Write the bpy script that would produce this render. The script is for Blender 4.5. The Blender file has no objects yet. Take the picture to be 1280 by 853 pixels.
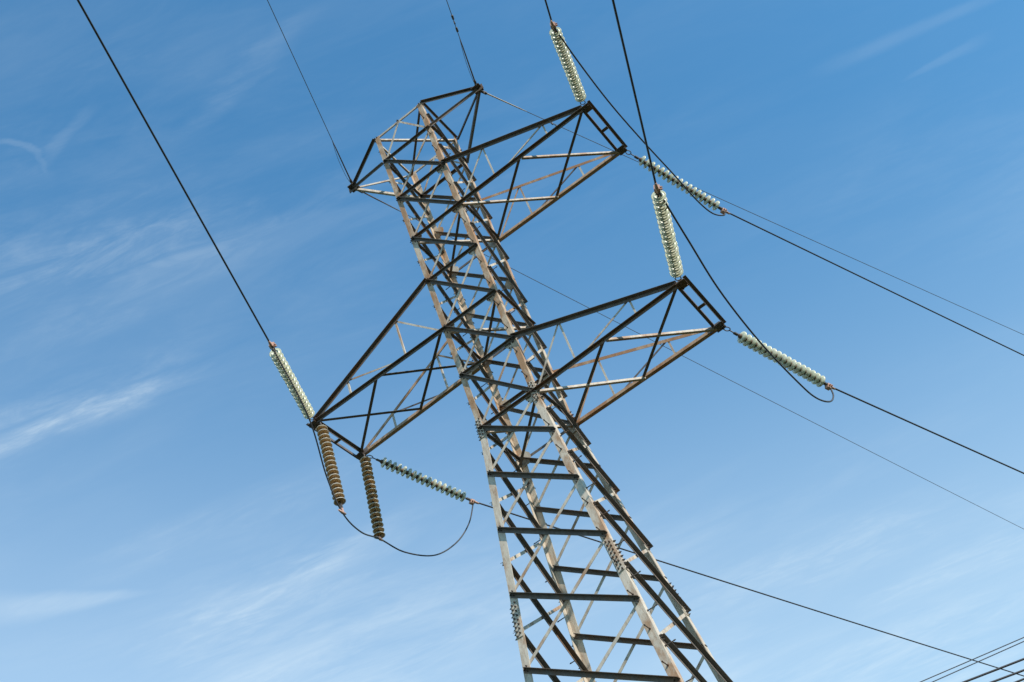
import bpy, bmesh, math, random
from mathutils import Vector, Matrix
random.seed(7)
scene = bpy.context.scene
C = scene.collection
V = Vector

# ------------------------------------------------------------------ camera
cam_d = bpy.data.cameras.new("camera"); cam = bpy.data.objects.new("camera", cam_d); C.objects.link(cam)
cam_d.sensor_width = 36.0; cam_d.lens = 43.384; cam_d.clip_start = 0.1; cam_d.clip_end = 20000
CAM = V((6.43215, -17.1321, 1.6))
R = ((0.786398865, 0.558447309, -0.264033004), (-0.570821494, 0.493602038, -0.656140114), (-0.236092453, 0.666703555, 0.706941810))
m = Matrix.Identity(4)
for i in range(3):
    m[i][0] = R[0][i]; m[i][1] = -R[1][i]; m[i][2] = -R[2][i]; m[i][3] = CAM[i]
cam.matrix_world = m
scene.camera = cam

# ------------------------------------------------------------------ light
SUN = V((1.45, -0.54, 1.0)).normalized()           # towards the sun
SUN_EL = math.asin(SUN.z); SUN_AZ = math.atan2(SUN.x, SUN.y)
sd = bpy.data.lights.new("sun", 'SUN'); sd.energy = 4.0; sd.angle = math.radians(0.5); sd.color = (1.0, 0.93, 0.82)
so = bpy.data.objects.new("sun", sd); C.objects.link(so); so.location = SUN*100
so.rotation_euler = SUN.to_track_quat('Z', 'Y').to_euler()

SKY_STRENGTH = 0.13
w = bpy.data.worlds.new("World"); scene.world = w; w.use_nodes = True
nt = w.node_tree; N = nt.nodes; L = nt.links; N.clear()
def math_node(tree, op, a, b=None, c=None, clamp=False):
    n = tree.nodes.new('ShaderNodeMath'); n.operation = op; n.use_clamp = clamp
    for i, v in enumerate((a, b, c)):
        if v is None: continue
        if isinstance(v, (int, float)): n.inputs[i].default_value = v
        else: tree.links.new(v, n.inputs[i])
    return n.outputs[0]
def M_(op, a, b=None, c=None, clamp=False): return math_node(nt, op, a, b, c, clamp)
out = N.new('ShaderNodeOutputWorld'); bg = N.new('ShaderNodeBackground'); L.new(bg.outputs[0], out.inputs[0])
bg.inputs[1].default_value = SKY_STRENGTH
sky = N.new('ShaderNodeTexSky'); sky.sky_type = 'NISHITA'; sky.sun_disc = False
sky.sun_elevation = SUN_EL; sky.sun_rotation = SUN_AZ; sky.air_density = 1.5; sky.dust_density = 0.0; sky.ozone_density = 3.0
# cirrus: a thin layer at height 1, reached by the view direction; coordinates (x/z, y/z) turned along the wind
tc = N.new('ShaderNodeTexCoord'); sep = N.new('ShaderNodeSeparateXYZ'); L.new(tc.outputs['Generated'], sep.inputs[0])
zc = M_('MAXIMUM', sep.outputs[2], 0.06)
px = M_('DIVIDE', sep.outputs[0], zc); py = M_('DIVIDE', sep.outputs[1], zc)
A = math.radians(19)
al = M_('ADD', M_('MULTIPLY', px, math.cos(A)), M_('MULTIPLY', py, math.sin(A)))      # along the streaks
ac = M_('SUBTRACT', M_('MULTIPLY', py, math.cos(A)), M_('MULTIPLY', px, math.sin(A)))  # across them
def noise(sa, sc_, seed, detail=5, rough=.55, dist=0.0):
    cb = N.new('ShaderNodeCombineXYZ'); L.new(M_('MULTIPLY', al, sa), cb.inputs[0]); L.new(M_('MULTIPLY', ac, sc_), cb.inputs[1]); cb.inputs[2].default_value = seed
    n = N.new('ShaderNodeTexNoise'); n.inputs['Scale'].default_value = 1; n.inputs['Detail'].default_value = detail
    n.inputs['Roughness'].default_value = rough; n.inputs['Distortion'].default_value = dist
    L.new(cb.outputs[0], n.inputs['Vector']); return n.outputs['Fac']
def smooth(v, lo, hi, a=0.0, b=1.0):
    n = N.new('ShaderNodeMapRange'); n.interpolation_type = 'SMOOTHSTEP'; L.new(v, n.inputs[0])
    for i, x in enumerate((lo, hi, a, b)): n.inputs[1+i].default_value = x
    return n.outputs[0]
big = noise(1.1, 2.2, 3.1, 3, .5)
fine = noise(3.4, 11.0, 8.7, 7, .62, .6)
clump = noise(13.0, 24.0, 5.2, 6, .65, .8)
fib = noise(9.0, 38.0, 1.7, 6, .65, .7)
cover = M_('MULTIPLY', smooth(big, .36, .72), M_('ADD', M_('MULTIPLY', smooth(fine, .34, .75), .75), M_('MULTIPLY', M_('MULTIPLY', smooth(fib, .38, .72), smooth(clump, .3, .7, .3, 1)), .4)))
# a thin even veil that thickens towards the far, low part of the sky
veil = smooth(M_('SUBTRACT', M_('SQRT', M_('ADD', M_('MULTIPLY', px, px), M_('MULTIPLY', py, py))), M_('MULTIPLY', px, .45)), .78, 2.3)
dens = M_('ADD', M_('MULTIPLY', cover, M_('ADD', .085, M_('MULTIPLY', veil, .17))), M_('MULTIPLY', veil, .35))
def wisp(p0, p1, w0, w1, amp, ragged=.5, bend=0.0):
    """a single wisp of cirrus lying on the cloud layer between two points, width w0 -> w1"""
    d = V((p1[0]-p0[0], p1[1]-p0[1])); ln = d.length; d /= ln
    ux = M_('SUBTRACT', px, p0[0]); uy = M_('SUBTRACT', py, p0[1])
    t = M_('DIVIDE', M_('ADD', M_('MULTIPLY', ux, d.x), M_('MULTIPLY', uy, d.y)), ln)
    s = M_('SUBTRACT', M_('MULTIPLY', uy, d.x), M_('MULTIPLY', ux, d.y))
    s = M_('ADD', s, M_('MULTIPLY', M_('SUBTRACT', fine, .5), ragged*.08))
    s = M_('ADD', s, M_('MULTIPLY', M_('MULTIPLY', t, M_('SUBTRACT', 1.0, t)), bend))
    wd = M_('ADD', w0, M_('MULTIPLY', t, w1-w0)); wd = M_('MAXIMUM', wd, 0.002)
    q = smooth(M_('DIVIDE', M_('ABSOLUTE', s), wd), .15, 1.0, 1, 0)
    ends = M_('MULTIPLY', smooth(t, -.15, .25), smooth(t, .62, 1.12, 1, 0))
    tex = M_('ADD', 1-ragged, M_('MULTIPLY', M_('MULTIPLY', smooth(fib, .33, .68), smooth(clump, .32, .66, .25, 1.15)), ragged))
    return M_('MULTIPLY', M_('MULTIPLY', M_('MULTIPLY', q, ends), tex), amp)
for a in (((-.84, .614), (-.60, .706), .024, .020, .17, .70, .02),
          ((-.88, .588), (-.57, .712), .065, .050, .12, .8, .03),
          ((-.66, .46), (-.40, .60), .085, .06, .12, .75, 0),
          ((-1.04, .785), (-.895, .925), .052, .008, .15, .35, .0),
          ((.115, .890), (.32, .960), .016, .010, .055, .25, 0),
          ((.180, .970), (.275, .992), .005, .012, .05, .3, 0),
          ((-.512, .380), (-.507, .434), .006, .005, .10, .6, .055),
          ((-.525, .412), (-.498, .432), .016, .018, .06, .9, 0),
          ((-.50, .424), (-.425, .412), .008, .010, .07, .5, 0),
          ((-.42, .485), (-.22, .485), .016, .014, .06, .7, 0),
          ((-.70, .56), (-.30, .66), .05, .03, .05, .7, 0),
          ((-1.0, 1.03), (-.60, 1.10), .06, .07, .11, .7, 0),
          ((-.92, .84), (-.55, .98), .05, .05, .07, .7, 0),
          ((-.52, 1.60), (-.02, 1.80), .10, .13, .10, .75, 0),
          ((-.28, 1.90), (.06, 2.02), .06, .08, .12, .7, 0)):
    dens = M_('ADD', dens, wisp(*a))
dens = M_('MINIMUM', dens, .9)
tint = N.new('ShaderNodeMix'); tint.data_type = 'RGBA'; tint.blend_type = 'MULTIPLY'; tint.inputs[0].default_value = 1
L.new(sky.outputs[0], tint.inputs[6]); tint.inputs[7].default_value = (.525, 1.015, 1.19, 1)     # the camera's saturated rendering of clear air
mix = N.new('ShaderNodeMix'); mix.data_type = 'RGBA'; L.new(dens, mix.inputs[0]); L.new(tint.outputs[2], mix.inputs[6])
mix.inputs[7].default_value = (5.45, 6.05, 6.15, 1)
L.new(mix.outputs[2], bg.inputs[0])

scene.view_settings.view_transform = 'Standard'; scene.view_settings.look = 'None'
scene.view_settings.gamma = 1; scene.view_settings.use_curve_mapping = False
scene.view_settings.exposure = 0.45
scene.cycles.max_bounces = 8; scene.cycles.transmission_bounces = 6; scene.cycles.caustics_reflective = False; scene.cycles.caustics_refractive = False

# ------------------------------------------------------------------ materials
def base_mat(name, rough=.6, spec=.3, metallic=0.0):
    mt = bpy.data.materials.new(name); mt.use_nodes = True
    p = mt.node_tree.nodes['Principled BSDF']
    p.inputs['Roughness'].default_value = rough; p.inputs['Specular IOR Level'].default_value = spec; p.inputs['Metallic'].default_value = metallic
    return mt, mt.node_tree, p
def steel(name, pale, dull, rust, rust_amount, rough=.62):
    """weathered galvanised angle iron: mottled zinc, run-down stains, rust patches"""
    mt, t, p = base_mat(name, rough, .35)
    n_, l_ = t.nodes, t.links
    g = n_.new('ShaderNodeNewGeometry'); oi = n_.new('ShaderNodeObjectInfo')
    def nz(scale, z, detail=5, r=.6):
        mp = n_.new('ShaderNodeMapping'); mp.inputs['Scale'].default_value = (scale, scale, scale*z); l_.new(g.outputs['Position'], mp.inputs[0])
        q = n_.new('ShaderNodeTexNoise'); q.inputs['Scale'].default_value = 1; q.inputs['Detail'].default_value = detail; q.inputs['Roughness'].default_value = r
        l_.new(mp.outputs[0], q.inputs['Vector']); return q.outputs['Fac']
    def mr(v, a, b, c=0., d=1.):
        q = n_.new('ShaderNodeMapRange'); l_.new(v, q.inputs[0])
        for i, x in enumerate((a, b, c, d)): q.inputs[1+i].default_value = x
        return q.outputs[0]
    def mx(f, a, b):
        q = n_.new('ShaderNodeMix'); q.data_type = 'RGBA'; l_.new(f, q.inputs[0])
        for i, x in ((6, a), (7, b)):
            if isinstance(x, tuple): q.inputs[i].default_value = (*x, 1)
            else: l_.new(x, q.inputs[i])
        return q.outputs[2]
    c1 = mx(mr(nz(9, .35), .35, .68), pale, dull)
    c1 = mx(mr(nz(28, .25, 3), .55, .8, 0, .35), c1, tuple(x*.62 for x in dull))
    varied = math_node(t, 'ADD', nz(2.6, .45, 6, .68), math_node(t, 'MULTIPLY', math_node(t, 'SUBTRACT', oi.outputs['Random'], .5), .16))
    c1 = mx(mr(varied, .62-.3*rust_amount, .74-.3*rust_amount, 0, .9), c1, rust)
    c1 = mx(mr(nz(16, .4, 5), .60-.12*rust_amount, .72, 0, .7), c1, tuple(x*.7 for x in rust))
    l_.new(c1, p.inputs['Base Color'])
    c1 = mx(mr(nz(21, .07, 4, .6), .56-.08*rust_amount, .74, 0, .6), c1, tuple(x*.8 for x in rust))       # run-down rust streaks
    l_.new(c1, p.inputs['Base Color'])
    b = n_.new('ShaderNodeBump'); b.inputs['Strength'].default_value = .12; b.inputs['Distance'].default_value = .004
    l_.new(nz(30, 1, 3), b.inputs['Height']); l_.new(b.outputs[0], p.inputs['Normal'])
    return mt
M = {}
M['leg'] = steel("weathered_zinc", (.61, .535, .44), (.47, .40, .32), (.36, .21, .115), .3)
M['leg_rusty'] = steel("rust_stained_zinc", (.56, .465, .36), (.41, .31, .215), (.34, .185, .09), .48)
M['brace'] = steel("shaded_zinc", (.165, .145, .132), (.11, .096, .088), (.17, .10, .06), .36)  # same zinc as the pale bars, with underside shade put into the colour
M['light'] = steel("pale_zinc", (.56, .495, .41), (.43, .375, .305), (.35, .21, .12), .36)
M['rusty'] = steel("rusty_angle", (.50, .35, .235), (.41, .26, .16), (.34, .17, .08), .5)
M['dark'] = steel("shaded_angle", (.16, .135, .122), (.11, .092, .083), (.16, .092, .055), .32)  # chords and plates: base colour darkened to carry the shade seen from below
M['bolt'] = steel("shaded_bolt_steel", (.10, .085, .075), (.07, .06, .055), (.11, .06, .035), .4)  # rusty bolts, base colour darkened further to paint in their shadow
def plain(name, col, rough=.5, spec=.4, metallic=0., var=.3, scale=30):
    mt, t, p = base_mat(name, rough, spec, metallic)
    q = t.nodes.new('ShaderNodeTexNoise'); q.inputs['Scale'].default_value = scale; q.inputs['Detail'].default_value = 4
    g = t.nodes.new('ShaderNodeNewGeometry'); t.links.new(g.outputs['Position'], q.inputs['Vector'])
    r = t.nodes.new('ShaderNodeValToRGB'); r.color_ramp.elements[0].position = .3; r.color_ramp.elements[1].position = .7
    r.color_ramp.elements[0].color = (*[x*(1-var) for x in col], 1); r.color_ramp.elements[1].color = (*[min(1, x*(1+var)) for x in col], 1)
    t.links.new(q.outputs['Fac'], r.inputs[0]); t.links.new(r.outputs[0], p.inputs['Base Color'])
    return mt
M['cable'] = plain("stranded_cable", (.045, .043, .048), .5, .4)
M['earth'] = plain("earth_cable", (.10, .10, .11), .5, .4)
M['clamp'] = plain("clamp_metal", (.52, .31, .24), .5, .4)
M['link'] = plain("link_steel", (.10, .085, .08), .55, .4)
M['cap'] = plain("insulator_cap_iron", (.13, .085, .055), .6, .3)
M['concrete'] = plain("footing_concrete", (.32, .31, .29), .9, .2, scale=8)
mt, t, p = base_mat("brown_insulator_glass", .3, .5)  # brown glass for the inner underside of the hanging discs
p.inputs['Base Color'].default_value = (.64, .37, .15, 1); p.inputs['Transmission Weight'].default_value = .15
M['glass_brown'] = mt
mt, t, p = base_mat("dusty_insulator_glass", .3, .5)
p.inputs['Base Color'].default_value = (.88, .80, .66, 1); p.inputs['Transmission Weight'].default_value = .42; p.inputs['IOR'].default_value = 1.45
M['glass_dusty'] = mt
mt, t, p = base_mat("insulator_glass", .28, .5)
p.inputs['Base Color'].default_value = (.90, .92, .68, 1); p.inputs['Transmission Weight'].default_value = .42; p.inputs['IOR'].default_value = 1.45
oi = t.nodes.new('ShaderNodeObjectInfo'); gm = t.nodes.new('ShaderNodeMix'); gm.data_type = 'RGBA'
gm.inputs[6].default_value = (.93, .92, .71, 1); gm.inputs[7].default_value = (.83, .84, .60, 1)
t.links.new(oi.outputs['Random'], gm.inputs[0]); t.links.new(gm.outputs[2], p.inputs['Base Color'])
M['glass'] = mt
mt, t, p = base_mat("meadow_grass", .95, .1)
q = t.nodes.new('ShaderNodeTexNoise'); q.inputs['Scale'].default_value = .35; q.inputs['Detail'].default_value = 9; q.inputs['Roughness'].default_value = .7
g = t.nodes.new('ShaderNodeNewGeometry'); t.links.new(g.outputs['Position'], q.inputs['Vector'])
r = t.nodes.new('ShaderNodeValToRGB'); r.color_ramp.elements[0].position = .35; r.color_ramp.elements[1].position = .68
r.color_ramp.elements[0].color = (.035, .045, .016, 1); r.color_ramp.elements[1].color = (.075, .066, .032, 1)
t.links.new(q.outputs['Fac'], r.inputs[0]); t.links.new(r.outputs[0], p.inputs['Base Color'])
b = t.nodes.new('ShaderNodeBump'); b.inputs['Distance'].default_value = .15; t.links.new(q.outputs['Fac'], b.inputs['Height']); t.links.new(b.outputs[0], p.inputs['Normal'])
M['grass'] = mt

# ------------------------------------------------------------------ helpers
def link_mesh(name, bm, mats, parent=None):
    me = bpy.data.meshes.new(name); bmesh.ops.recalc_face_normals(bm, faces=bm.faces); bm.to_mesh(me); bm.free()
    if not isinstance(mats, (list, tuple)): mats = [mats]
    for q in mats: me.materials.append(q)
    o = bpy.data.objects.new(name, me); C.objects.link(o)
    if parent: o.parent = parent
    return o
def tag(o, label, cat, group=None, kind=None):
    if label: o['label'] = label
    if cat: o['category'] = cat
    if group: o['group'] = group
    if kind: o['kind'] = kind
    return o
def thing(name, loc=(0, 0, 0), q=None):
    o = bpy.data.objects.new(name, None); C.objects.link(o); o.location = loc
    o.empty_display_size = .3
    if q is not None: o.rotation_mode = 'QUATERNION'; o.rotation_quaternion = q
    return o
def prism(bm, prof, a, b, u, v, mat=0):
    """extrude a 2D profile (list of (x, y) along u, v) from a to b"""
    ra = [bm.verts.new(a+u*x+v*y) for x, y in prof]; rb = [bm.verts.new(b+u*x+v*y) for x, y in prof]
    n = len(prof); fs = []
    for i in range(n): fs.append(bm.faces.new((ra[i], ra[(i+1) % n], rb[(i+1) % n], rb[i])))
    fs.append(bm.faces.new(ra[::-1])); fs.append(bm.faces.new(rb))
    for f in fs: f.material_index = mat
def angle(bm, a, b, u, v, wu, wv, t=.008, ext0=0, ext1=0, mat=0):
    """angle iron: corner runs a->b, one flange along u (width wu), the other along v (width wv)"""
    d = (b-a).normalized(); a = a-d*ext0; b = b+d*ext1
    u = (u-d*u.dot(d)).normalized(); v = v-d*v.dot(d); v = (v-u*v.dot(u)).normalized()
    prism(bm, [(0, 0), (wu, 0), (wu, t), (t, t), (t, wv), (0, wv)], a, b, u, v, mat)
def box(bm, c, u, v, n, hu, hv, hn, mat=0):
    prism(bm, [(-hu, -hv), (hu, -hv), (hu, hv), (-hu, hv)], c-n*hn, c+n*hn, u, v, mat)
def hexbolt(bm, c, n, r=.017, h=.02, mat=1):
    n = n.normalized(); u = n.orthogonal().normalized(); v = n.cross(u)
    prism(bm, [(r*math.cos(k*math.pi/3), r*math.sin(k*math.pi/3)) for k in range(6)], c, c+n*h, u, v, mat)
    prism(bm, [(r*.5*math.cos(k*math.pi/3), r*.5*math.sin(k*math.pi/3)) for k in range(6)], c+n*(h+.001), c+n*(h+.018), u, v, mat)
def tube(bm, pts, r, seg=8, mat=0):
    rings = []
    ref = None
    for i, p_ in enumerate(pts):
        d = (pts[min(i+1, len(pts)-1)]-pts[max(i-1, 0)]).normalized()
        if ref is None: ref = d.orthogonal().normalized()
        u = (ref-d*ref.dot(d)).normalized(); v = d.cross(u); ref = u
        rr = r[i] if isinstance(r, (list, tuple)) else r
        rings.append([bm.verts.new(p_+(u*math.cos(2*math.pi*k/seg)+v*math.sin(2*math.pi*k/seg))*rr) for k in range(seg)])
    for i in range(len(rings)-1):
        for k in range(seg):
            f = bm.faces.new((rings[i][k], rings[i][(k+1) % seg], rings[i+1][(k+1) % seg], rings[i+1][k])); f.smooth = True; f.material_index = mat
    for rg in (rings[0][::-1], rings[-1]):
        f = bm.faces.new(rg); f.material_index = mat
def spline(P, n=10):
    P = [V(p_) for p_ in P]; Q = [P[0]*2-P[1]]+P+[P[-1]*2-P[-2]]; o = []
    for i in range(1, len(Q)-2):
        for k in range(n):
            t_ = k/n; a, b, c, d = Q[i-1:i+3]
            o.append(.5*((2*b)+(c-a)*t_+(2*a-5*b+4*c-d)*t_*t_+(3*b-a-3*c+d)*t_**3))
    return o+[P[-1]]
def lathe(bm, prof, seg=28, mat=0, mats=None):
    rings = [[bm.verts.new((r_*math.cos(2*math.pi*k/seg), r_*math.sin(2*math.pi*k/seg), z_)) for k in range(seg)] for r_, z_ in prof]
    for i in range(len(rings)-1):
        for k in range(seg):
            f = bm.faces.new((rings[i][k], rings[i][(k+1) % seg], rings[i+1][(k+1) % seg], rings[i+1][k])); f.smooth = True; f.material_index = mats[i] if mats else mat
    for rg in (rings[0][::-1], rings[-1]):
        f = bm.faces.new(rg); f.material_index = mat

# ------------------------------------------------------------------ ground
bm = bmesh.new(); S = 6000
bm.faces.new([bm.verts.new(p_) for p_ in ((-S, -S, 0), (S, -S, 0), (S, S, 0), (-S, S, 0))])
tag(link_mesh("ground", bm, M['grass']), None, None, kind='structure')

# ------------------------------------------------------------------ the tower
ZK = 17.521
LEV = [27.974, 26.854, 25.247, 23.649, 22.097, 20.515, 19.043, 17.521, 16.324, 14.985, 13.559, 12.08, 10.454, 8.75, 6.95, 5.05, 2.9, .35]
def Z(l):
    i = int(l); f = l-i
    return LEV[i] if f == 0 else LEV[i]*(1-f)+LEV[i+1]*f
def HW(z): return .70+.005*(z-ZK) if z > ZK else .70+.083*(ZK-z)
SG = {'A': (-1, -1), 'B': (1, -1), 'C': (1, 1), 'D': (-1, 1)}
def node(leg, z): h = HW(z); return V((SG[leg][0]*h, SG[leg][1]*h*1.016, z))
X, Y, ZZ = V((1, 0, 0)), V((0, 1, 0)), V((0, 0, 1))
tower = thing("transmission_tower")
tag(tower, "tall rusty steel lattice electricity pylon with three side arms and two peaks", "pylon")
LEGW = .135
legs = {}
for k in 'ABCD':
    sx, sy = SG[k]; bm = bmesh.new()
    angle(bm, node(k, ZK), node(k, LEV[0]), X*-sx, Y*-sy, LEGW-.01, LEGW-.01, .012, mat=1)
    angle(bm, node(k, .1), node(k, ZK-.002), X*-sx, Y*-sy, LEGW+.01, LEGW+.01, .013)
    legs[k] = link_mesh("tower_leg", bm, [M['leg'], M['leg_rusty']], tower)
    # concrete footing
    bm = bmesh.new(); p_ = node(k, 0); lathe(bm, [(.55, -.3), (.5, .12), (.46, .16), (.1, .17)], 4)
    bmesh.ops.rotate(bm, verts=bm.verts, matrix=Matrix.Rotation(math.pi/4, 3, 'Z')); bmesh.ops.translate(bm, verts=bm.verts, vec=V((p_.x, p_.y, 0)))
    for f in bm.faces: f.smooth = False
    link_mesh("footing", bm, M['concrete'], tower)

FACE = {'AB': (V((0, -1, 0)), 'A', 'B'), 'DC': (V((0, -1, 0)), 'D', 'C'), 'BC': (V((1, 0, 0)), 'B', 'C'), 'AD': (V((1, 0, 0)), 'A', 'D')}
def face_bar(face, name, p0, p1, wd, mat, near, ext=(0, 0), flip=False, t=.007):
    """a bar bolted on one face; near: on the side of the face normal, outstanding flange on top pointing along it"""
    n = FACE[face][0]; d = (p1-p0).normalized()
    up = n.cross(d).normalized()
    if up.z < 0: up = -up
    outward = (face in ('AB', 'BC'))
    # flange thickness of the leg: outer side of an outer face is +0, its inner side 13 mm behind
    if near: off = n*(.003 if outward else .017)
    else: off = n*(-.017 if outward else -.003)
    v = n if near else -n
    bm = bmesh.new()
    a, b = p0+off+up*wd*.5, p1+off+up*wd*.5
    u = -up
    if flip: a, b, u = p0+off-up*wd*.5, p1+off-up*wd*.5, up
    angle(bm, a, b, u, v, wd, wd, t, *ext)
    ob = n if outward else -n                            # bolt heads on the outer side of the leg flange
    for e_, s_ in ((p0, 1), (p1, -1)):
        for q in (0, .055):
            hexbolt(bm, e_+d*(s_*(q-.015))+ob*(.004 if not near else .012), ob, .015, .018)
    return link_mesh(name, bm, [mat, M['bolt']], tower)
def inset(leg, face, z, s=.05):
    """a point on the leg's flange in that face"""
    sx, sy = SG[leg]; p_ = node(leg, z)
    return p_+(X*(-sx*s) if face in ('AB', 'DC') else Y*(-sy*s))
for face in ('AB', 'DC', 'BC', 'AD'):
    n, l0, l1 = FACE[face]
    hf = 0 if face in ('AB', 'DC') else .5
    ls = [x+hf for x in range(0 if hf else 1, 17)]
    for l in ls:
        if l+1 > 17: continue
        za, zb = Z(l), Z(l+1)
        wd = .07 if l < 7 else .082
        ex = .015 if face == 'BC' else .0
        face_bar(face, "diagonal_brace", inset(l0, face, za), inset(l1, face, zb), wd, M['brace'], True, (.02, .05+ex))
        wl = .052 if l < 7 else .06
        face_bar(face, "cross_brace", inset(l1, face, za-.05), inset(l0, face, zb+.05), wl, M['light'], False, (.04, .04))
    hl = {'AB': [0, 1, 2, 3, 4, 5, 6, 7], 'DC': [0, 1, 3, 5, 6, 7], 'BC': [0, 1, 3, 5, 7], 'AD': [0, 1, 3, 5, 7]}[face]
    for l in hl:
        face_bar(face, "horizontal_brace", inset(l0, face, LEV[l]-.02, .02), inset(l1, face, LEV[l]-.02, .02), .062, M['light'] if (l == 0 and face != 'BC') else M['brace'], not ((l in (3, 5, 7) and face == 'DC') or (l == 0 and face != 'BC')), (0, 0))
# K bracing of the topmost panel
for face in ('AB', 'DC'):
    n, l0, l1 = FACE[face]; mid = (node(l0, LEV[0])+node(l1, LEV[0]))/2-ZZ*.03
    for lg in (l0, l1): face_bar(face, "cross_brace", mid, inset(lg, face, LEV[1]), .05, M['light'], False)
# plan bracing inside the body at the arm levels
for l in (0, 3, 5, 7):
    z = LEV[l]-.06; sh = .05
    for (a, b, mt, dz) in (('A', 'C', M['light'], 0), ('B', 'D', M['brace'], -.07)):
        pa, pb = node(a, z+dz), node(b, z+dz); d = (pb-pa).normalized(); bm = bmesh.new()
        side = ZZ.cross(d); side = side if side.y < 0 else -side
        if a == 'A': angle(bm, pa+d*sh, pb-d*sh, ZZ, -side, .055, .055, .007)
        else: angle(bm, pa+d*sh, pb-d*sh, side, ZZ, .06, .05, .007)
        link_mesh("plan_brace", bm, mt, tower)
# splice plates with bolt rows, gusset plates, step bolts
def leg_plate(k, z0, z1, name, rows, mat=M['light'], w_=.12, faces='XY'):
    sx, sy = SG[k]; bm = bmesh.new()
    for ax in faces:
        n = V((0, sy, 0)) if ax == 'X' else V((sx, 0, 0)); s = V((-sx, 0, 0)) if ax == 'X' else V((0, -sy, 0))
        a, b = node(k, z0), node(k, z1); d = (b-a).normalized(); ss = (s-d*s.dot(d)).normalized(); nn = d.cross(ss).normalized(); nn = nn if nn.dot(n) > 0 else -nn
        c = (a+b)/2+ss*(w_/2+.004)+nn*.009
        box(bm, c, ss, d, nn, w_/2, (b-a).length/2, .006)
        for i in range(rows):
            for j in (0, 1):
                f = (i+.5+(.25 if j else -.25))/rows
                hexbolt(bm, a.lerp(b, f)+ss*(.03+.06*j)+nn*.0155, nn)
    return link_mesh(name, bm, [mat, M['bolt']], legs[k])
for k in 'ABCD':
    leg_plate(k, ZK-.24, ZK+.26, "splice_plate", 6)
    leg_plate(k, 12.72, 13.42, "splice_plate", 8)
def gusset(k, face, l, size=(.25, .33), mat=M['light']):
    sx, sy = SG[k]; z = LEV[l]; n0 = FACE[face][0]
    out_ = V((0, sy, 0)) if face in ('AB', 'DC') else V((sx, 0, 0))
    s = V((-sx, 0, 0)) if face in ('AB', 'DC') else V((0, -sy, 0))
    c = node(k, z-.03)+s*(size[0]*.5+.03)-out_*.021; bm = bmesh.new()
    hw, hh = size[0]/2, size[1]/2
    prof = [(-hw, -hh), (hw*.3, -hh), (hw, -hh*.2), (hw, hh*.45), (hw*.4, hh), (-hw, hh)]
    prism(bm, prof, c-out_*.004, c+out_*.004, s, ZZ)
    for i in range(9):
        hexbolt(bm, c+s*random.uniform(-hw*.8, hw*.7)+ZZ*random.uniform(-hh*.8, hh*.8)+out_*.0045, out_, .015, .018)
        
    return link_mesh("gusset_plate", bm, [mat, M['bolt']], tower)
for l in (2, 3, 4, 5, 6, 7):
    for k in 'AB': gusset(k, 'AB', l)
    for k in 'DC': gusset(k, 'DC', l, mat=M['light'] if l % 2 else M['leg_rusty'])
for l in (3, 5, 7):
    for k in 'BC': gusset(k, 'BC', l, (.18, .24))
def step_bolts(k, z0, z1, dz, kinds):
    sx, sy = SG[k]; z = z0; i = 0
    while z < z1:
        p_ = node(k, z); ax = kinds[i % len(kinds)]
        n = V((0, sy, 0)) if ax == 'y' else V((sx, 0, 0)); s = V((-sx, 0, 0)) if ax == 'y' else V((0, -sy, 0))
        a = p_+s*.07; bm = bmesh.new()
        tube(bm, [a-n*.01, a+n*.17], .010, 6); hexbolt(bm, a+n*.001, n, .018, .016, 0); hexbolt(bm, a+n*.17, n, .015, .012, 0)
        link_mesh("step_bolt", bm, M['bolt'], legs[k])
        z += dz; i += 1
step_bolts('B', 8.6, 27.6, .36, 'yx')
step_bolts('D', 10.2, 24, .42, 'yx')

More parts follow.
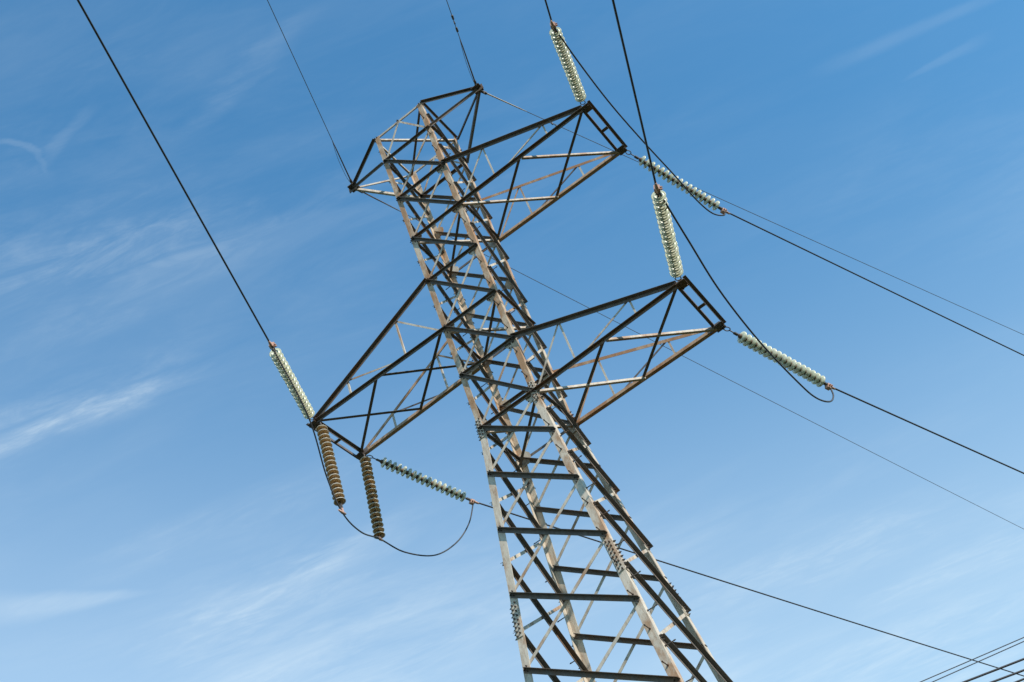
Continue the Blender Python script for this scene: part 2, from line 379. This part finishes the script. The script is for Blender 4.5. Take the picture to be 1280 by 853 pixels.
# ------------------------------------------------------------------ cross arms
def bar(parent, name, a, b, u, v, wu, wv, mat, t=.007, e0=0, e1=0):
    bm = bmesh.new(); angle(bm, a, b, u, v, wu, wv, t, e0, e1); return link_mesh(name, bm, mat, parent)
def cross_arm(side, lt, lb, T1, T2):
    n_leg, f_leg = ('B', 'C') if side > 0 else ('A', 'D')
    zt, zb = LEV[lt], LEV[lb]; T1, T2 = V(T1), V(T2)
    arm = thing("cross_arm", (side*HW(zb), 0, zb)); arm.parent = tower
    inv = -V(arm.location)
    def B(name, a, b, *r_, **k_):
        o = bar(arm, name, a, b, *r_, **k_); o.location = inv; return o
    nt_, nb, ft, fb = node(n_leg, zt), node(n_leg, zb), node(f_leg, zt), node(f_leg, zb)
    o1, o2 = V((0, -.012, 0)), V((0, .012, 0))
    nt_, nb = nt_+o1, nb+o1; ft, fb = ft+o2, fb+o2
    tt = ZZ*.05
    # chords
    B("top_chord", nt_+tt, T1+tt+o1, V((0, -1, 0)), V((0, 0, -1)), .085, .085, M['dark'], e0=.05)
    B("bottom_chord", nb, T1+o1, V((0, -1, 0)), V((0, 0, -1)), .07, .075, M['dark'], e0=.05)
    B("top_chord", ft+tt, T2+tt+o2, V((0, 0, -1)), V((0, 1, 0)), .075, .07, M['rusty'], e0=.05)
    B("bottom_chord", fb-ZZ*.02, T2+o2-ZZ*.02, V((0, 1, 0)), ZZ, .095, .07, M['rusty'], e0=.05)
    N_ = lambda f: nb.lerp(T1+o1, f); F_ = lambda f: fb.lerp(T2+o2, f)
    NT = lambda f: (nt_+tt).lerp(T1+tt+o1, f); FT = lambda f: (ft+tt).lerp(T2+tt+o2, f)
    # bottom plane: two crossed panels
    def plan(a, b, pale):
        d = (b-a).normalized(); sd_ = ZZ.cross(d); sd_ = sd_ if sd_.y < 0 else -sd_
        if pale: B("plan_brace", a-ZZ*.06, b-ZZ*.06, ZZ, -sd_, .055, .055, M['light'])
        else: B("plan_brace", a-ZZ*.015, b-ZZ*.015, sd_, ZZ, .065, .055, M['dark'])
    if side > 0:
        plan(N_(.5), T2, True); plan(N_(0), F_(.5), True); plan(N_(.5), F_(0), False); plan(T1, F_(.5), False)
    else:
        plan(T1, F_(.5), False); plan(N_(.5), F_(0), False); plan(N_(.5), T2, False); plan(N_(0), F_(.5), False)
    # side faces: posts and diagonals between top and bottom chord
    for (b_, tp, yv, mt, nm) in ((N_, NT, V((0, 1, 0)), M['light'], 0), (F_, FT, V((0, 1, 0)), M['light'], 1)):
        sx_ = V((side, 0, 0))
        B("post", tp(.28)+yv*.01, b_(.28)+yv*.01, sx_, yv, .04, .04, mt, t=.006)
        B("post", tp(.71)+yv*.01, b_(.71)+yv*.01, sx_, yv, .04, .04, mt, t=.006)
        B("side_brace", tp(.28)+yv*.02, b_(.0)+yv*.02, V((0, 0, -1)), yv, .042, .042, mt if nm == 0 else M['rusty'], t=.006)
        B("side_brace", tp(.71)+yv*.02, b_(.30)+yv*.02, V((0, 0, -1)), yv, .042, .042, mt if nm == 0 else M['dark'], t=.006)
    # end beams with batten and end plates
    ex = V((side, 0, 0))
    for k, dx in enumerate((.0, .14)):
        a, b = T1+ex*dx-Y*.08, T2+ex*dx+Y*.08
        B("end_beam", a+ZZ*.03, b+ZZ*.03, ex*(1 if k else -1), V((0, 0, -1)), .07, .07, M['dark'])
    for i, c in enumerate((T1, (T1+T2)/2, T2)):
        bm = bmesh.new(); h = (.11 if i != 1 else .04)
        box(bm, c+ex*.06-ZZ*.05, ex, Y, ZZ, .10 if i != 1 else .08, h, .006)
        if i != 1:
            for q in range(6): hexbolt(bm, c+ex*(.06+random.uniform(-.09, .09))+Y*random.uniform(-.09, .09)-ZZ*.0575, V((0, 0, -1)), .016, .02)
            box(bm, c+ex*-.03+ZZ*.01, ex, ZZ, Y, .14, .07, .006)
        o = link_mesh("end_plate" if i != 1 else "batten", bm, [M['dark'], M['bolt']], arm); o.location = inv
    return arm
TIP = {'U1': (4.196, -.766, 23.60), 'U2': (4.196, .766, 23.60), 'R1': (4.069, -.774, 17.54), 'R2': (4.069, .774, 17.54), 'L1': (-4.243, -.787, 20.51), 'L2': (-4.243, .787, 20.51)}
cross_arm(1, 2, 3, TIP['U1'], TIP['U2'])
cross_arm(1, 6, 7, TIP['R1'], TIP['R2'])
cross_arm(-1, 4, 5, TIP['L1'], TIP['L2'])
# earth wire peaks
def peak(side):
    n_leg, f_leg = ('B', 'C') if side > 0 else ('A', 'D')
    Pk = V((side*2.049, -.10, 27.86)); pk = thing("earth_wire_peak", (side*HW(LEV[0]), 0, LEV[0])); pk.parent = tower; inv = -V(pk.location)
    def B(*a, **k_): o = bar(pk, *a, **k_); o.location = inv
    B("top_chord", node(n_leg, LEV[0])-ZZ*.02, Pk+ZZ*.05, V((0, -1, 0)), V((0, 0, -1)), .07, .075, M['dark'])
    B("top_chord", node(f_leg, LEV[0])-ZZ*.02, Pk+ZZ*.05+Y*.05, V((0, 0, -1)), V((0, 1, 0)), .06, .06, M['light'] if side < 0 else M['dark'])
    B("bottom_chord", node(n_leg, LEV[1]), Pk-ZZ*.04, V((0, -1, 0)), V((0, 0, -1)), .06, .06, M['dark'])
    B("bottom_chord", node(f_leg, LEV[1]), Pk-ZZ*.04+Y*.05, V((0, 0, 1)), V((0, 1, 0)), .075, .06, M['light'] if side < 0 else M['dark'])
    bm = bmesh.new(); box(bm, Pk, X, Y, ZZ, .12, .13, .008); box(bm, Pk+V((side*.05, 0, -.02)), X, ZZ, Y, .11, .1, .007)
    for q in range(6): hexbolt(bm, Pk+V((random.uniform(-.09, .09), random.uniform(-.1, .1), -.0095)), V((0, 0, -1)), .016, .02)
    o = link_mesh("peak_plate", bm, [M['dark'], M['bolt']], pk); o.location = inv
peak(1); peak(-1)

# ------------------------------------------------------------------ insulator strings
NDISC, PITCH = 17, .132
def disc_mesh(gmat='glass'):
    bm = bmesh.new()
    lathe(bm, [(.042, .046), (.06, .047), (.095, .056), (.118, .07), (.127, .084), (.1275, .092), (.121, .096), (.108, .090),
               (.084, .090), (.078, .106), (.068, .106), (.062, .090), (.03, .088)], 28,
          mats=([0]*7+[1]*6) if gmat == 'glass_brown' else [0]*13)
    g_ = link_mesh("glass_disc", bm, [M['glass_dusty'] if gmat == 'glass_brown' else M['glass'], M['glass_brown']])
    bm = bmesh.new()
    lathe(bm, [(.014, -.012), (.03, -.004), (.042, .008), (.05, .03), (.052, .05), (.044, .052)], 16)
    lathe(bm, [(.028, .083), (.024, .096), (.012, .1), (.012, .118), (.019, .122), (.019, .13)], 10)
    return g_, link_mesh("cap", bm, M['cap'])
kinds = {}
def string(name_label, tip, end, lead, clamp=True, ring=True):
    tip, end = V(tip), V(end); d = end-tip; Ln = d.length
    s = thing("insulator_string", tip, V((0, 0, 1)).rotation_difference(d.normalized()))
    tag(s, name_label, "insulator", "glass insulator strings on the pylon arms")
    for i in range(NDISC):
        km = 'glass' if clamp else 'glass_brown'
        if km not in kinds: g_, c_ = kinds[km] = disc_mesh(km)
        else:
            g_ = kinds[km][0].copy(); c_ = kinds[km][1].copy(); C.objects.link(g_); C.objects.link(c_)
        g_.parent = s; g_.rotation_euler = (random.gauss(0, .022), random.gauss(0, .022), random.random()*6); g_.location = (0, 0, lead+i*PITCH); c_.parent = g_; g_.rotation_euler.z = random.random()
    bm = bmesh.new()
    z_ = lead-.02
    if ring:
        pts = [V((.055*math.sin(k*math.pi/6), 0, .03+.065*(1-math.cos(k*math.pi/6)))) for k in range(13)]
        tube(bm, pts, .011, 6); tube(bm, [V((0, 0, .15)), V((0, 0, z_))], .013, 6); box(bm, V((0, 0, (z_+.15)*.5+.06)), X, Y, ZZ, .03, .012, .05)
    else: tube(bm, [V((0, 0, -.02)), V((0, 0, z_))], .02, 6)
    link_mesh("shackle", bm, M['link'], s)
    e = lead+NDISC*PITCH
    bm = bmesh.new(); tube(bm, [V((0, 0, e-.02)), V((0, 0, Ln-.06))], .014, 6); box(bm, V((0, 0, (e+Ln)/2-.03)), X, Y, ZZ, .035, .014, .05)
    link_mesh("yoke", bm, M['link'], s)
    bm = bmesh.new()
    if clamp:
        tube(bm, [V((0, 0, Ln-.10)), V((0, 0, Ln+.0)), V((0, 0, Ln+.14))], [.026, .036, .022], 8)
        box(bm, V((0, .03, Ln-.04)), X, Y, ZZ, .05, .05, .05); hexbolt(bm, V((.05, .03, Ln-.06)), X, .018, .03, 0); hexbolt(bm, V((.05, .03, Ln-.01)), X, .018, .03, 0)
    else:
        h = V((0, 1, 0)); 
        tube(bm, [V((0, -.11, Ln+.0)), V((0, 0, Ln+.012)), V((0, .11, Ln+.0))], [.02, .034, .02], 8); box(bm, V((0, 0, Ln-.04)), X, Y, ZZ, .03, .02, .05)
    link_mesh("tension_clamp" if clamp else "hanger_clamp", bm, M['clamp'], s)
    return s
END = {'U1': (4.848, -3.325, 22.994), 'R1': (4.923, -3.312, 17.185), 'L1': (-3.254, -3.292, 20.304), 'U2': (5.269, 3.362, 22.657), 'R2': (5.074, 3.474, 16.894), 'L2': (-3.231, 3.463, 19.782)}
string("green-white glass insulator string reaching up from the near corner of the highest arm", V(TIP['U1'])+V((.05, -.1, -.03)), END['U1'], .2)
string("green-white glass insulator string reaching up from the near corner of the lower right arm", V(TIP['R1'])+V((.05, -.1, -.03)), END['R1'], .2)
string("pale glass insulator string reaching up and left from the tip of the left arm", V(TIP['L1'])+V((0, -.1, -.03)), END['L1'], .16)
string("pale glass insulator string stretching right from the far corner of the highest arm", V(TIP['U2'])+V((.11, .06, -.05)), END['U2'], .40)
string("pale glass insulator string stretching right from the lower right arm's far corner", V(TIP['R2'])+V((.11, .06, -.05)), END['R2'], .40)
string("bluish spaced glass insulator string stretching right from the far corner of the left arm", V(TIP['L2'])+V((.05, .08, -.05)), END['L2'], .36)
J1 = (V((-4.13, -.787, 20.42)), V((-4.08, -.787, 17.80))); J2 = (V((-4.20, .787, 20.42)), V((-4.32, .787, 18.06)))
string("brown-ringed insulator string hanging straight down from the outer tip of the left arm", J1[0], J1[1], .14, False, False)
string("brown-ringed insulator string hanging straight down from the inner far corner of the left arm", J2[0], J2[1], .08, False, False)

# ------------------------------------------------------------------ conductors, jumpers and earth wires
def run(p0, d, length, n=60, k=.00022):
    p0 = V(p0); d = V(d).normalized(); h = V((d.x, d.y, 0)); hl = h.length; h /= hl; sl = d.z/hl
    return [p0+h*s+ZZ*(sl*s+k*s*s) for s in [length*(i/n)**1.6 for i in range(n+1)]]
def wire(name, pts, r, mat, label, cat, group=None, seg=8):
    bm = bmesh.new(); tube(bm, pts, r, seg); return tag(link_mesh(name, bm, mat), label, cat, group)
RC = .019
G1, G2, G3, G4 = "power conductors on the camera side", "power conductors beyond the pylon", "jumper loops round the arm ends", "earth wires at the pylon peaks"
wire("power_conductor", run(END['L1'], (.363, -.932, .002), 190), RC, M['cable'], "black power cable running from the left arm's string to the top left of the picture", "power cable", G1)
wire("power_conductor", run(END['R1'], (.342, -.940, .003), 190), RC, M['cable'], "black power cable coming down from the top to the lower right arm's near string", "power cable", G1)
wire("power_conductor", run(END['U1'], (.330, -.944, .003), 190), RC, M['cable'], "short visible end of black power cable above the highest arm's near string", "power cable", G1)
wire("power_conductor", run(END['L2'], (.330, .941, -.079), 210), RC, M['cable'], "black power cable from the left arm passing behind the pylon body to the lower right", "power cable", G2)
wire("power_conductor", run(END['R2'], (.331, .941, -.071), 210), RC, M['cable'], "black power cable leaving the lower right arm's far string towards the right edge", "power cable", G2)
wire("power_conductor", run(END['U2'], (.351, .934, -.060), 210), RC, M['cable'], "black power cable leaving the highest arm's far string towards the right edge", "power cable", G2)
jl = spline([END['L1'], (-3.469, -2.2, 19.164), (-3.931, -1.3, 18.386), (-4.08, -.787, 17.785), (-4.253, 0, 17.80), (-4.322, .787, 18.05), (-4.24, 1.5, 17.99), (-4.02, 2.35, 18.16), (-3.749, 3.0, 18.648), (-3.469, 3.35, 19.202), END['L2']])
wire("jumper_cable", jl, .0165, M['cable'], "looping jumper cable slung under the two hanging strings of the left arm", "power cable", G3)
jr = spline([END['R1'], (4.779, -2.0, 17.101), (4.66, -.8, 16.774), (4.64, .7, 16.5), (4.714, 2.2, 16.353), (4.79, 2.8, 16.319), (4.93, 3.2, 16.379), (5.04, 3.38, 16.58), END['R2']])
wire("jumper_cable", jr, .0175, M['cable'], "jumper cable curving past the outer end of the lower right arm", "power cable", G3)
ju = spline([END['U1'], (4.79, -2.3, 22.97), (4.76, -1.0, 22.93), (4.797, .3, 22.88), (4.874, 1.6, 22.76), (4.93, 2.5, 22.58), (5.027, 3.0, 22.47), (5.2, 3.25, 22.45), END['U2']])
wire("jumper_cable", ju, .0175, M['cable'], "jumper cable curving past the outer end of the highest arm", "power cable", G3)
PL, PR = V((-2.049, -.10, 27.84)), V((2.049, -.10, 27.84))
def earth(p0, d, ln, label, style):
    p0 = V(p0); d = V(d).normalized()
    o = wire("earth_wire", run(p0, d, ln), .0095, M['earth'], label, "earth wire", G4, 6)
    side = d.cross(ZZ).normalized()
    bm = bmesh.new(); tube(bm, [p0-d*.05, p0+d*.3, p0+d*1.3, p0+d*1.5], [.02, .02, .016, .01], 6); link_mesh("wire_grip", bm, M['light'] if style == 'pale' else M['link'], o)
    bm = bmesh.new(); box(bm, p0+d*.18, d, side, ZZ, .09, .03, .03); hexbolt(bm, p0+d*.18-ZZ*.03, -ZZ, .02, .03, 0); link_mesh("anchor_shackle", bm, M['link'], o)
    if style != 'pale':
        loop = spline([p0+d*.05-ZZ*.03, p0+d*.5-ZZ*.14+side*.05, p0+d*1.1-ZZ*.12+side*.05, p0+d*1.6])
        bm = bmesh.new(); tube(bm, loop, .006, 6); link_mesh("bonding_loop", bm, M['earth'], o)
    def dampers(s):
        c = p0+d*s-ZZ*.06; bm = bmesh.new()
        tube(bm, [c-d*.24, c-d*.23, c-d*.12, c-d*.1], [.012, .03, .026, .008], 8); tube(bm, [c+d*.1, c+d*.12, c+d*.23, c+d*.24], [.008, .026, .03, .012], 8)
        tube(bm, [c-d*.12, c+d*.12], .006, 6); box(bm, c+ZZ*.035, d, side, ZZ, .02, .016, .045)
        link_mesh("vibration_damper", bm, M['link'], o)
    if style in ('damped', 'pale'): dampers(2.0 if style == 'damped' else 2.3)
earth(PL, (.343, -.939, -.001), 190, "thin grey earth wire running from the left peak up out of the picture", 'loop')
earth(PR, (.339, -.941, .001), 190, "thin earth wire with a damper running up from the topmost right peak", 'damped')
earth(PL, (.283, .955, -.094), 220, "thin earth wire from the left peak passing behind the pylon to the lower right", 'loop')
earth(PR, (.373, .926, -.051), 220, "thin earth wire from the right peak passing behind the highest arm to the right edge", 'pale')

# ------------------------------------------------------------------ low street cables at the lower right
def low(a, b, r, mat, label):
    a, b = V(a), V(b); d = (b-a).normalized()
    c = (a+b)/2
    pts = [c+d*s+ZZ*(.0006*s*s) for s in [-30+75*i/60 for i in range(61)]]
    wire("street_cable", pts, r, mat, label, "cable", "street cables crossing low beside the pylon")
low((4.415, -2.255, 8.2), (5.728, -1.871, 8.2), .0065, M['earth'], "upper of two hair-thin cables at the lower right corner")
low((4.519, -2.085, 8.2), (5.697, -1.773, 8.2), .0065, M['earth'], "lower of two hair-thin cables at the lower right corner")
low((4.975, -3.267, 7.5), (5.648, -3.005, 7.5), .013, M['cable'], "uppermost of three thick black cables at the lower right corner")
low((5.204, -2.894, 7.5), (5.565, -2.743, 7.5), .013, M['cable'], "middle one of three thick black cables at the lower right corner")
low((5.405, -2.565, 7.5), (5.498, -2.532, 7.5), .013, M['cable'], "thick black cable cutting the very bottom right corner of the picture")
